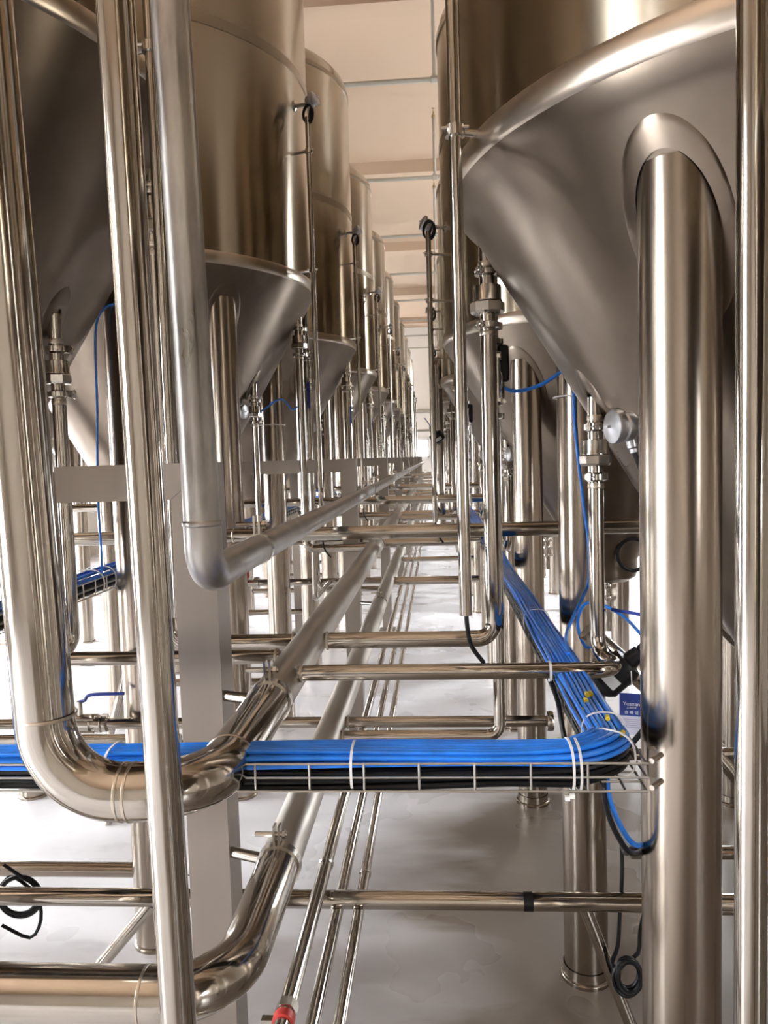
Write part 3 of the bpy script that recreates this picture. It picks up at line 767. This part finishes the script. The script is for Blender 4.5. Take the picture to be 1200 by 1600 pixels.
XCB = (X0 + X1) / 2
def bundle_path(u, h, wob, yfar, xleft, rc=.10, sag=0, head=1.0, ph=0):
    """cable centre line: down the aisle limb, round the corner, off to the left; u outward offset, h height"""
    pts = []
    y = yfar
    while y > 1.62:
        q = (yfar - y)
        uu = u * min(1, .55 + .45 * (1.0)) + wob * .012 * math.sin(y * 2.6 + ph) * min(1, (y - 1.5)) + .004 * wob * math.sin(y * 7.3 + ph * 2)
        pts.append(V(XCB + uu, y, h + (.004 + .006 * wob) * math.sin(y * 3.3 + ph * 1.7) * min(1, max(.3, y - 1.5)))); y -= .16 if y < 4 else .35
    cxx, cyy = XCB - rc, 1.371 + rc
    for k in range(9):
        a = -k / 8 * math.pi / 2
        rr = rc + u
        pts.append(V(cxx + rr * math.cos(a), cyy + rr * math.sin(a), h + .006 * math.sin(k / 8 * math.pi) + 0 * k))
    x = cxx - .10
    while x > xleft:
        pts.append(V(x, 1.371 - u + .002 * math.sin(x * 9 + ph), h + .0035 * math.sin(x * 5 + ph) - .004 * min(1, (cxx - x) / .3)))
        x -= .12
    return smooth(pts, 3)
nb = 0
marks = []
for layer, (h, n, wd) in enumerate(((1.302, 9, .036), (1.312, 8, .033), (1.3205, 6, .024))):
    for i in range(n):
        u = wd * (2 * i / (n - 1) - 1) + random.uniform(-.0015, .0015)
        if layer == 2: u = u - .006
        ph = layer * 1.3 + .22 * i + random.uniform(-.12, .12); yf = random.uniform(6.5, 9.5)
        p = bundle_path(u, h + random.uniform(-.001, .0015), random.uniform(.55, .8), yf, -1.6, ph=ph)
        nb += 1
        o = MB().tube(p, .0046, 8).build('blue_hose', 'blue', base=(XCB, 1.371, ZB))
        tag(o, 'blue hose bundled in the basket tray round the right corner', 'hose', 'blue hoses in the cable tray')
        marks.append((u, h))
for layer, (h, n, wd) in enumerate(((1.264, 7, .030), (1.277, 7, .031), (1.290, 6, .030))):
    for i in range(n):
        u = wd * (2 * i / (n - 1) - 1) + random.uniform(-.002, .002)
        ph = random.uniform(0, 6)
        p = bundle_path(u, h, .2, random.uniform(5, 8), -1.6, ph=ph)
        o = MB().tube(p, .0062, 8).build('black_cable', 'black', base=(XCB, 1.371, ZB))
        tag(o, 'black cable under the blue hoses in the basket tray', 'cable', 'black cables in the cable tray')
# yellow marker sleeves on the hoses near the corner
def marker(p, d, label):
    d = Vector(d).normalized(); p = Vector(p)
    o = MB().tube([p - d * .007, p + d * .007], .0048, 10).build('cable_marker', 'yellow'); 
    return tag(o, label, 'marker', 'yellow hose markers at the tray corner')
for x, y, z, dx, lab in ((.288, 1.575, 1.318, 0, 'leftmost yellow sleeve on the blue hoses before the tray corner'),
                     (.303, 1.62, 1.325, 0, 'second yellow sleeve from the left on the blue hoses'),
                     (.312, 1.655, 1.327, 0, 'yellow sleeve on a blue hose, left of the topmost pair'),
                     (.321, 1.66, 1.327, 0, 'yellow sleeve on a blue hose, right of the topmost pair'),
                     (.332, 1.425, 1.325, .5, 'yellow sleeve in the hose bend, nearest the tray front'),
                     (.322, 1.50, 1.329, .2, 'yellow sleeve between the two ties at the hose bend')):
    marker((x, y, z), (dx, 1, 0), lab)

# cable ties
def tie_loop(c, d, a, b, wid, label, group='nylon cable ties', head=None):
    """oval strap around something: d axis, a and b half sizes along two crossing directions"""
    c = Vector(c); d = Vector(d).normalized(); A = Vector(a); B = Vector(b); n = 28
    m_ = MB()
    for k in range(n):
        an = 2 * math.pi * k / n; e = 2.6
        ca, sa = math.cos(an), math.sin(an)
        f = (abs(ca) ** e + abs(sa) ** e) ** (-1 / e)
        p = c + (A * ca + B * sa) * f; q = c + (A * 1.06 * ca + B * 1.06 * sa) * f
        m_.v += [p - d * wid, p + d * wid, q - d * wid, q + d * wid]
    for k in range(n):
        i, j = 4 * k, 4 * ((k + 1) % n)
        m_.f += [(i, i + 1, j + 1, j), (i + 2, j + 2, j + 3, i + 3), (i, j, j + 2, i + 2), (i + 1, i + 3, j + 3, j + 1)]
    t = thing('cable_tie', label, 'cable tie', c - B * 1.06, group)
    m_.build('strap', 'tie', t)
    hp = Vector(head) if head else c - B * 1.05
    MB().box(hp, (.004, .003, .004)).build('tie_head', 'tie', t)
    return t
tie_loop((-.166, 1.371, 1.289), (1, 0, 0), (0, .047, 0), (0, 0, .037), .0022, 'white cable tie round the tray bundle left of the corner, middle one')
tie_loop((-.62, 1.371, 1.289), (1, 0, .1), (0, .047, 0), (0, 0, .036), .0022, 'white cable tie round the tray bundle, left behind narrow vertical pipe')
tie_loop((.226, 1.374, 1.288), (1, .18, .0), (0, .050, 0), (0, 0, .040), .0022, 'left one of two white cable ties at the tray corner', head=(.214, 1.324, 1.246))
tie_loop((.239, 1.374, 1.288), (1, .28, .0), (0, .050, 0), (0, 0, .040), .0022, 'right one of two white cable ties at the tray corner', head=(.222, 1.324, 1.250))
tie_loop((.312, 1.425, 1.288), (.7, .9, 0), (.036, -.028, 0), (0, 0, .042), .0016, 'pale cable tie over the hose bend at the tray corner')
tie_loop((.318, 1.52, 1.292), (0, 1, .1), (.042, 0, 0), (0, 0, .040), .0012, 'thin clear tie over the hoses beside the yellow markers')
tie_loop((.318, 2.55, 1.292), (0, 1, .1), (.042, 0, 0), (0, 0, .040), .0014, 'pale tie round the hoses further up the aisle tray')
tie_loop((.262, 1.86, 1.322), (1, 0, 0), (0, .0215, 0), (0, 0, .0215), .0028, 'white tie round the cross pipe above the hoses')
tie_loop((.484, 2.64, 2.035), (0, 0, 1), (.082, 0, 0), (0, .082, 0), .0018, 'white tie round the second tank leg under the large cone')
tie_loop((-1.13, 5.30, 2.10), (0, 0, 1), (.083, 0, 0), (0, .083, 0), .0022, 'white tie round a leg of the second left tank')

# left tray along the left row legs
t = thing('cable_tray', 'wire basket tray with blue hoses along the left tank legs', 'cable tray', (-1.36, 6, 1.36))
XT0, XT1, ZL = -1.42, -1.30, 1.365
for (x, z) in ((XT1, ZL), (XT1, ZL + .028), (XT1, ZL + .056), (XT0, ZL), (XT0, ZL + .056), (-1.36, ZL)):
    MB().tube([(x, 1.7, z), (x, 14, z)], .0023, 6).build('long_wire', 'wire', t)
r0 = MB().tube(fillet([(XT0, 2.0, ZL + .058), (XT0, 2.0, ZL), (XT1, 2.0, ZL), (XT1, 2.0, ZL + .058)], .006, 3), .0023, 6).build('rung', 'wire', t)
for k in range(60):
    o = dup(r0, None, None, t); o.location = V(0, 1.8 + k * .1 - 2.0, 0)
bpy.data.objects.remove(r0)
for i in range(11):
    u = -.046 + .0092 * i; ph = random.uniform(0, 6); hh = ZL + .052 + (.008 if i % 2 else 0) + .012 * (1 - (2 * i / 10 - 1) ** 2)
    pts = [V(-1.36 + u + .004 * math.sin(y * 2.7 + ph), y, hh + .004 * math.sin(y * 1.9 + ph)) for y in [1.7 + .3 * k for k in range(40)]]
    o = MB().tube(smooth(pts, 2), .0045, 7).build('blue_hose', 'blue'); tag(o, 'blue hose lying in the left basket tray', 'hose', 'blue hoses in the left tray')
for i in range(8):
    u = -.046 + .013 * i
    for hh in (ZL + .012, ZL + .032):
        pts = [V(-1.36 + u, y, hh) for y in [1.7 + .9 * k for k in range(14)]]
        o = MB().tube(pts, .0085, 7).build('black_cable', 'black'); tag(o, 'black cable filling the bottom of the left basket tray', 'cable', 'black cables in the left tray')
tie_loop((-1.36, 2.86, ZL + .035), (0, 1, .15), (.066, 0, 0), (0, 0, .052), .002, 'left of two thin ties round the left tray bundle')
tie_loop((-1.36, 2.97, ZL + .035), (0, 1, -.1), (.066, 0, 0), (0, 0, .052), .002, 'right of two thin ties round the left tray bundle')

# single hoses and cables
def cable(name, pts, r, material, label, cat, n=6, base=None):
    o = MB().tube(smooth(pts, n), r, 10).build(name, material); return tag(o, label, cat)
cable('blue_hose', [(.455, 2.60, 2.13), (.450, 2.552, 2.05), (.452, 2.550, 1.93), (.474, 2.548, 1.70), (.490, 2.54, 1.55), (.478, 2.48, 1.44), (.43, 2.38, 1.385), (.36, 2.20, 1.335), (.33, 2.0, 1.325)], .0055, 'blue', 'single blue hose hanging down the second tank leg into the tray', 'hose')
cable('blue_hose', [(.44, 2.2, 1.30), (.415, 2.22, 1.29), (.405, 2.28, 1.34), (.43, 2.33, 1.385), (.47, 2.33, 1.395), (.53, 2.25, 1.37), (.56, 2.1, 1.33)], .005, 'blue', 'blue hose looping behind the elbowed drop pipe', 'hose')
cable('blue_hose', [(.43, 2.56, 2.125), (.35, 2.56, 2.075), (.27, 2.56, 2.055), (.225, 2.56, 2.07), (.225, 2.56, 2.10)], .006, 'blue', 'blue hose from ball valve head across to the second leg', 'hose')
cable('blue_hose', [(.312, 1.46, 1.262), (.311, 1.46, 1.225), (.316, 1.46, 1.181), (.342, 1.47, 1.117), (.378, 1.50, 1.07), (.46, 1.62, 1.03), (.60, 1.70, 1.02)], .0055, 'blue', 'blue hose hanging below the tray corner behind the thick leg', 'hose')
cable('black_cable', [(.305, 1.455, 1.262), (.303, 1.455, 1.225), (.308, 1.455, 1.17), (.330, 1.46, 1.11), (.368, 1.49, 1.058), (.45, 1.62, 1.015), (.60, 1.71, 1.005)], .0055, 'black', 'black cable hanging below the tray corner beside a blue hose', 'cable')
co = [(.365, 1.50, 1.06), (.40, 1.70, .95), (.47, 2.05, .80), (.525, 2.27, .68), (.525, 2.27, .57), (.513, 2.25, .46), (.495, 2.20, .40), (.47, 2.165, .37)]
co += [tuple(p) for p in [q for j in range(5) for q in loop_pts((.512 + .004 * math.sin(j * 2.3), 2.155 - .005 * j, .345 + .005 * math.cos(j * 1.7)), (-.72, .1, .25), (-.2, 0, -1.0), .041 + .004 * (j % 3), 1.0, 12)[:-1]]] + [(.55, 2.19, .385), (.575, 2.26, .41), (.60, 2.3, .45)]
cable('black_cable', co, .0062, 'black', 'black cable coiled in a bunch below the low steel bar, right', 'cable', 3)
cl = [(-1.40, 2.26, .60)] + [tuple(p) for j in range(6) for p in loop_pts((-1.352 + .005 * math.sin(j * 2.1), 2.25 + .006 * (j % 3), .50 + .006 * math.cos(j * 1.9)), (.3, .05, .95), (.95, .05, -.3), .058 + .004 * (j % 3), 1.0, 12)[:-1]] + [(-1.30, 2.26, .50), (-1.29, 2.26, .42), (-1.33, 2.26, .36), (-1.42, 2.26, .40)]
cable('black_cable', cl, .0055, 'black', 'black cable coil hanging over the low bar at the left edge', 'cable', 3)
cable('blue_hose', [(-1.12, 2.72, 2.43), (-1.17, 2.71, 2.41), (-1.205, 2.71, 2.33), (-1.215, 2.71, 2.05), (-1.235, 2.72, 1.75), (-1.27, 2.80, 1.52), (-1.31, 2.88, 1.43)], .0045, 'blue', 'blue hose down the leg of the nearest left tank', 'hose')
cable('blue_hose', [(-1.10, 5.22, 2.25), (-1.215, 5.21, 2.12), (-1.215, 5.21, 1.6), (-1.28, 5.25, 1.44)], .006, 'blue', 'blue hose down a leg of the second left tank', 'hose')
cable('blue_hose', [(-1.12, 5.20, 2.24), (-1.02, 5.12, 2.26), (-.95, 5.10, 2.19), (-.90, 5.1, 2.22)], .006, 'blue', 'short blue hose curling beside a leg of the second left tank', 'hose')
cable('black_cable', [(-1.45, 2.66, 1.18), (-1.3, 2.66, 1.135), (-1.15, 2.66, 1.155), (-1.0, 2.66, 1.18)], .007, 'black', 'black cable sagging under the cross pipe at left', 'cable')
cable('black_cable', [(.262, 1.905, 1.30), (.268, 1.78, 1.27), (.275, 1.72, 1.20), (.30, 1.70, 1.17)], .006, 'black', 'black cable over the hoses beneath the tied cross pipe', 'cable')
cable('black_cable', [(.385, 1.72, 1.16), (.42, 1.72, 1.19), (.46, 1.72, 1.24), (.50, 1.73, 1.29), (.54, 1.74, 1.36)], .0065, 'black', 'thick black cable slanting above the blue tag', 'cable')
cable('black_cable', loop_pts((1.08, 4.34, 1.27), (1, 0, 0), (0, 0, 1), .085, .95, 20), .011, 'black', 'black cable ring hanging in front of the second right tank outlet', 'cable', 2)
cable('hair_wire', [(-1.25, 3.3, .004), (-1.0, 3.2, .004), (-.92, 3.24, .004), (-.98, 3.0, .004), (-.86, 2.95, .004)], .0025, 'black', 'thin dark wire offcut lying on the pale floor', 'wire')

# ------------------------------------------------------------------ black valve actuator, tag, small right-hand things
def actuator(p, d, label, r=.045, sticker=True):
    p = Vector(p); d = Vector(d).normalized()
    t = thing('valve_actuator', label, 'actuator', p)
    MB().lathe([(0, -.07), (.028, -.07), (.036, -.062), (r, -.05), (r, .02), (r * .9, .035), (r * .5, .04), (r * .42, .075), (0, .075)], p, d, 28).build('housing', 'black', t)
    u, w_ = perp(d)
    g = p + d * .075
    MB().lathe([(.012, 0), (.016, .004), (.016, .02), (.012, .03), (.006, .034)], g, d, 12).build('cable_gland', 'black', t)
    MB().tube(smooth([g + d * .03, g + d * .05 + V(0, 0, .01), g + d * .06 + V(-.03, 0, .05), g + V(-.06, .05, .10)], 5), .0045, 8).build('cable', 'handle', t)
    if sticker:
        # curved label on the camera side
        q = MB(); f = -Vector((p.x, p.y, 0)).normalized(); f = (f - d * f.dot(d)).normalized(); e = d.cross(f)
        for k in range(7):
            an = math.radians(-28 + 56 * k / 6); nn = f * math.cos(an) + e * math.sin(an)
            q.v += [p + nn * (r + .0006) - d * .040, p + nn * (r + .0006) - d * .012]
        for k in range(6): q.f.append((2 * k, 2 * k + 1, 2 * k + 3, 2 * k + 2))
        q.build('sticker', 'sticker', t)
    return t
actuator((.455, 1.99, 1.283), (.72, -.1, .68), 'black valve actuator with grey sticker under the elbowed drop pipe')
actuator((.005, 7.0, 2.03), (-.5, -.1, .8), 'black valve actuator with grey sticker hanging far up the aisle', .062)
t = thing('outlet_line', 'sloping steel pipe with flange behind the blue tag', 'pipe', (.6, 2.12, .9))
MB().tube([(.40, 2.12, 1.36), (.75, 2.12, 1.03)], .027, 24).build('pipe', 'pipe', t)
for f in (.35, .62): MB().lathe([(.027, -.012), (.045, -.012), (.045, .012), (.027, .012)], V(.40, 2.12, 1.36).lerp(V(.75, 2.12, 1.03), f), (.35, 0, -.33), 24).build('flange', 'fitting', t)
# dark riser with rounded top
t = thing('vent_pipe', 'dark pipe with rounded top beside the far black actuator', 'pipe', (.0, 7.35, .9))
MB().tube(fillet([(.03, 7.35, 1.0), (.03, 7.35, 2.78), (.35, 7.35, 2.78)], .09, 8), .045, 20).build('pipe', 'pipe', t)

# blue and white hang tag on the actuator
tc_ = V(.427, 1.74, 1.253); tn = (V(0, 0, 1.3) - tc_); tn.z = 0; tn.normalize()
tu = V(-tn.y, tn.x, 0); 
if tu.x < 0: tu = -tu
t = thing('hang_tag', 'blue and white printed tag hanging by the thick tank leg', 'tag', tc_ - V(0, 0, .047))
MB().box(tc_ + V(0, 0, .022), (.0262, .0008, .026), (tu, tn, V(0, 0, 1))).build('blue_panel', 'tag_blue', t)
MB().box(tc_ + V(0, 0, -.026), (.0262, .0008, .022), (tu, tn, V(0, 0, 1))).build('white_panel', 'tag_white', t)
MB().tube(smooth([tc_ + V(0, 0, .047), tc_ + V(.004, .01, .06), tc_ + V(.012, .05, .085)], 4), .001, 6).build('string', 'tie', t)
def text(body, size, dz, material, parent):
    cu = bpy.data.curves.new('print', 'FONT'); cu.body = body; cu.size = size; cu.align_x = 'CENTER'; cu.extrude = .00015
    o = bpy.data.objects.new('print_source', cu); COL.objects.link(o)
    me = bpy.data.meshes.new_from_object(o.evaluated_get(bpy.context.evaluated_depsgraph_get()))
    bpy.data.objects.remove(o)
    if tu.cross(V(0, 0, 1)).dot(tn) < 0: pass
    mm = Matrix.Identity(4); zz = tu.cross(V(0, 0, 1))
    for i in range(3): mm[i][0] = tu[i]; mm[i][1] = (0, 0, 1)[i]; mm[i][2] = zz[i]
    mm.translation = tc_ + zz * .0012 + V(0, 0, dz) - WORLD[parent.name]
    me.transform(mm); me.materials.clear(); me.materials.append(M[material]); me.name = 'print'
    ob = bpy.data.objects.new('lettering', me); COL.objects.link(ob); ob.parent = parent; WORLD[ob.name] = WORLD[parent.name]
bpy.context.view_layer.update()
text('Yuanan', .0125, .020, 'print_white', t)
text('上海远安', .0055, .0135, 'print_white', t)
text('合 格 证', .0088, .001, 'print_white', t)
for i, wd in enumerate((.018, .016, .017, .015, .016)):
    zz = tu.cross(V(0, 0, 1))
    MB().box(tc_ + zz * .0011 + V(0, 0, -.012 - .0045 * i) + tu * .001, (wd, .0003, .0005), (tu, tn, V(0, 0, 1))).build('print_line', 'print_grey', t)

# things in the gap behind the thick leg
t = thing('drain_pipe', 'vertical drain pipe with clamp and bend in the right-hand gap', 'pipe', (1.17, 3.02, .72))
MB().tube(fillet([(1.175, 3.02, 1.5), (1.175, 3.02, .73), (1.6, 3.02, .73)], .07, 8), .026, 22).build('pipe', 'pipe', t)
clamp(t, (1.175, 3.02, .94), (0, 0, 1), .026, (-1, -.3, 0))
for (p0, p1, lab) in (((1.08, 3.5, 1.22), (1.75, 3.5, .55), 'upper slanting tube in the right-hand gap'), ((.85, 2.75, .90), (1.35, 2.75, .30), 'lower slanting tube in the right-hand gap')):
    q = thing('brace_tube', lab, 'pipe', p1); MB().tube([p0, p1], .024, 18).build('tube', 'pipe', q)
for (z, y, lab) in ((.72, 2.85, 'dark cross pipe in the right-hand gap'), (.50, 2.55, 'upper bright low pipe in the right-hand gap'), (.43, 2.35, 'lower bright low pipe in the right-hand gap')):
    q = thing('cross_pipe', lab, 'pipe', (1.2, y, z)); MB().tube([(.62, y, z), (2.2, y, z)], .022, 20).build('pipe', 'pipe', q)
t = thing('small_actuator', 'orange cap with blue hoses in the right-hand gap', 'actuator', (.99, 2.36, .50))
MB().box((1.0, 2.36, .585), (.022, .022, .03), bev=.006).build('cap', 'orange', t)
MB().tube(smooth([(.90, 2.34, .575), (.95, 2.33, .565), (1.0, 2.33, .545), (1.06, 2.33, .52)], 5), .007, 10).build('hose', 'blue', t)
MB().tube(smooth([(.90, 2.33, .545), (.95, 2.32, .535), (1.02, 2.32, .525)], 5), .007, 10).build('hose', 'blue', t)
MB().tube([(1.0, 2.36, .45), (1.0, 2.36, .56)], .012, 12).build('valve_stem', 'fitting', t)
fo = MB(); rnd = random.Random(3)
fo.lathe([(0, 0), (.055, 0), (.058, .02), (.054, .05), (.06, .08), (.056, .11), (.06, .125), (.02, .135), (0, .13)], (.90, 2.12, 0), seg=40)
for i, v in enumerate(fo.v): fo.v[i] = V(v.x + rnd.uniform(-.003, .003), v.y + rnd.uniform(-.003, .003), max(0, v.z + rnd.uniform(-.002, .002)))
tag(fo.build('foil_bundle', 'foil', angle=10), 'crumpled silver foil bundle on the floor at bottom right', 'bundle')
bx = thing('cardboard_box', 'brown cardboard box on the floor far left behind the tank legs', 'box', (-4.15, 9.9, 0)); b_ = MB().box((-4.15, 9.9, .14), (.16, .14, .14)); b_.build('carton', 'card', bx)
MB().box((-4.15, 9.9, .282), (.155, .03, .0015)).build('tape_strip', 'sticker', bx)

# red-collared fitting at the bottom edge
t = [o for o in bpy.data.objects if o.name.startswith('hose_coupling')][0]
yc = 1.60
MB().lathe([(.02, -.012), (.025, -.011), (.025, .011), (.02, .012)], (-.370, yc, .61), (0, 1, 0), 20).build('collar', 'red', t)
MB().lathe([(.02, .02), (.026, .022), (.026, .05), (.02, .052)], (-.370, yc, .61), (0, 1, 0), 6).build('hex_nut', 'fitting', t)
MB().box((-.405, yc, .61), (.014, .009, .007)).build('bolt_head', 'fitting', t)

# ------------------------------------------------------------------ ceiling sprinklers, columns, far end
def sprinkler(y, label):
    t = thing('sprinkler_line', label, 'sprinkler', (.08, y, 6.0), 'sprinkler pipes under the ceiling')
    MB().tube([(XL + .02, y, 6.02), (XR - .02, y, 6.02)], .028, 14).build('branch_pipe', 'galv', t)
    for x in (.08, -3.0, 3.0):
        MB().tube([(x, y, 6.02), (x, y, 6.92)], .022, 12).build('riser', 'galv', t)
        h = MB().lathe([(.03, -.02), (.03, .02), (.016, .03), (.012, .07), (.004, .08), (.004, .11), (.022, .112), (.022, .118), (0, .12)], (x, y, 6.90), seg=14); h.build('sprinkler_head', 'brass', t)
        MB().lathe([(.028, -.04), (.04, -.036), (.04, .036), (.028, .04)], (x, y, 6.02), (1, 0, 0), 14).build('tee', 'galv', t)
    return t
s0 = sprinkler(8.86, 'sprinkler pipe with riser under the ceiling, nearest one')
for k in range(1, 8): dup(s0, V(0, 3.0 * k, 0), 'sprinkler pipe with riser under the ceiling, %s one away' % ORD[k])
for k in range(4):
    c = MB().tube([(-3.02, (1.4, 7.0, 12.7, 19.4)[k], 0), (-3.02, (1.4, 7.0, 12.7, 19.4)[k], ZC)], .16, 36).build('column', 'column'); struct(c)
# far end: bright doorway, rail, service pipe on the wall
window((-.55, YE, 2.2), (1, 0, 0), .5, .75, 1, 1)
t = thing('service_pipe', 'dark horizontal pipe on the far end wall', 'pipe', (0, YE - .1, 3.65)); MB().tube([(-3, YE - .1, 3.72), (3, YE - .1, 3.72)], .07, 14).build('pipe', 'galv', t)
t = thing('end_rail', 'pale upright rail frame at the far end of the aisle', 'rail', (-.3, 29.5, 0))
for x in (-.75, -.12, .1): MB().tube([(x, 29.5, 0), (x, 29.5, 2.9 if x < -.3 else 3.3)], .05, 12).build('upright', 'column', t)
MB().tube([(-.75, 29.5, 2.85), (-.12, 29.5, 2.85)], .05, 12).build('cross_bar', 'galv', t)
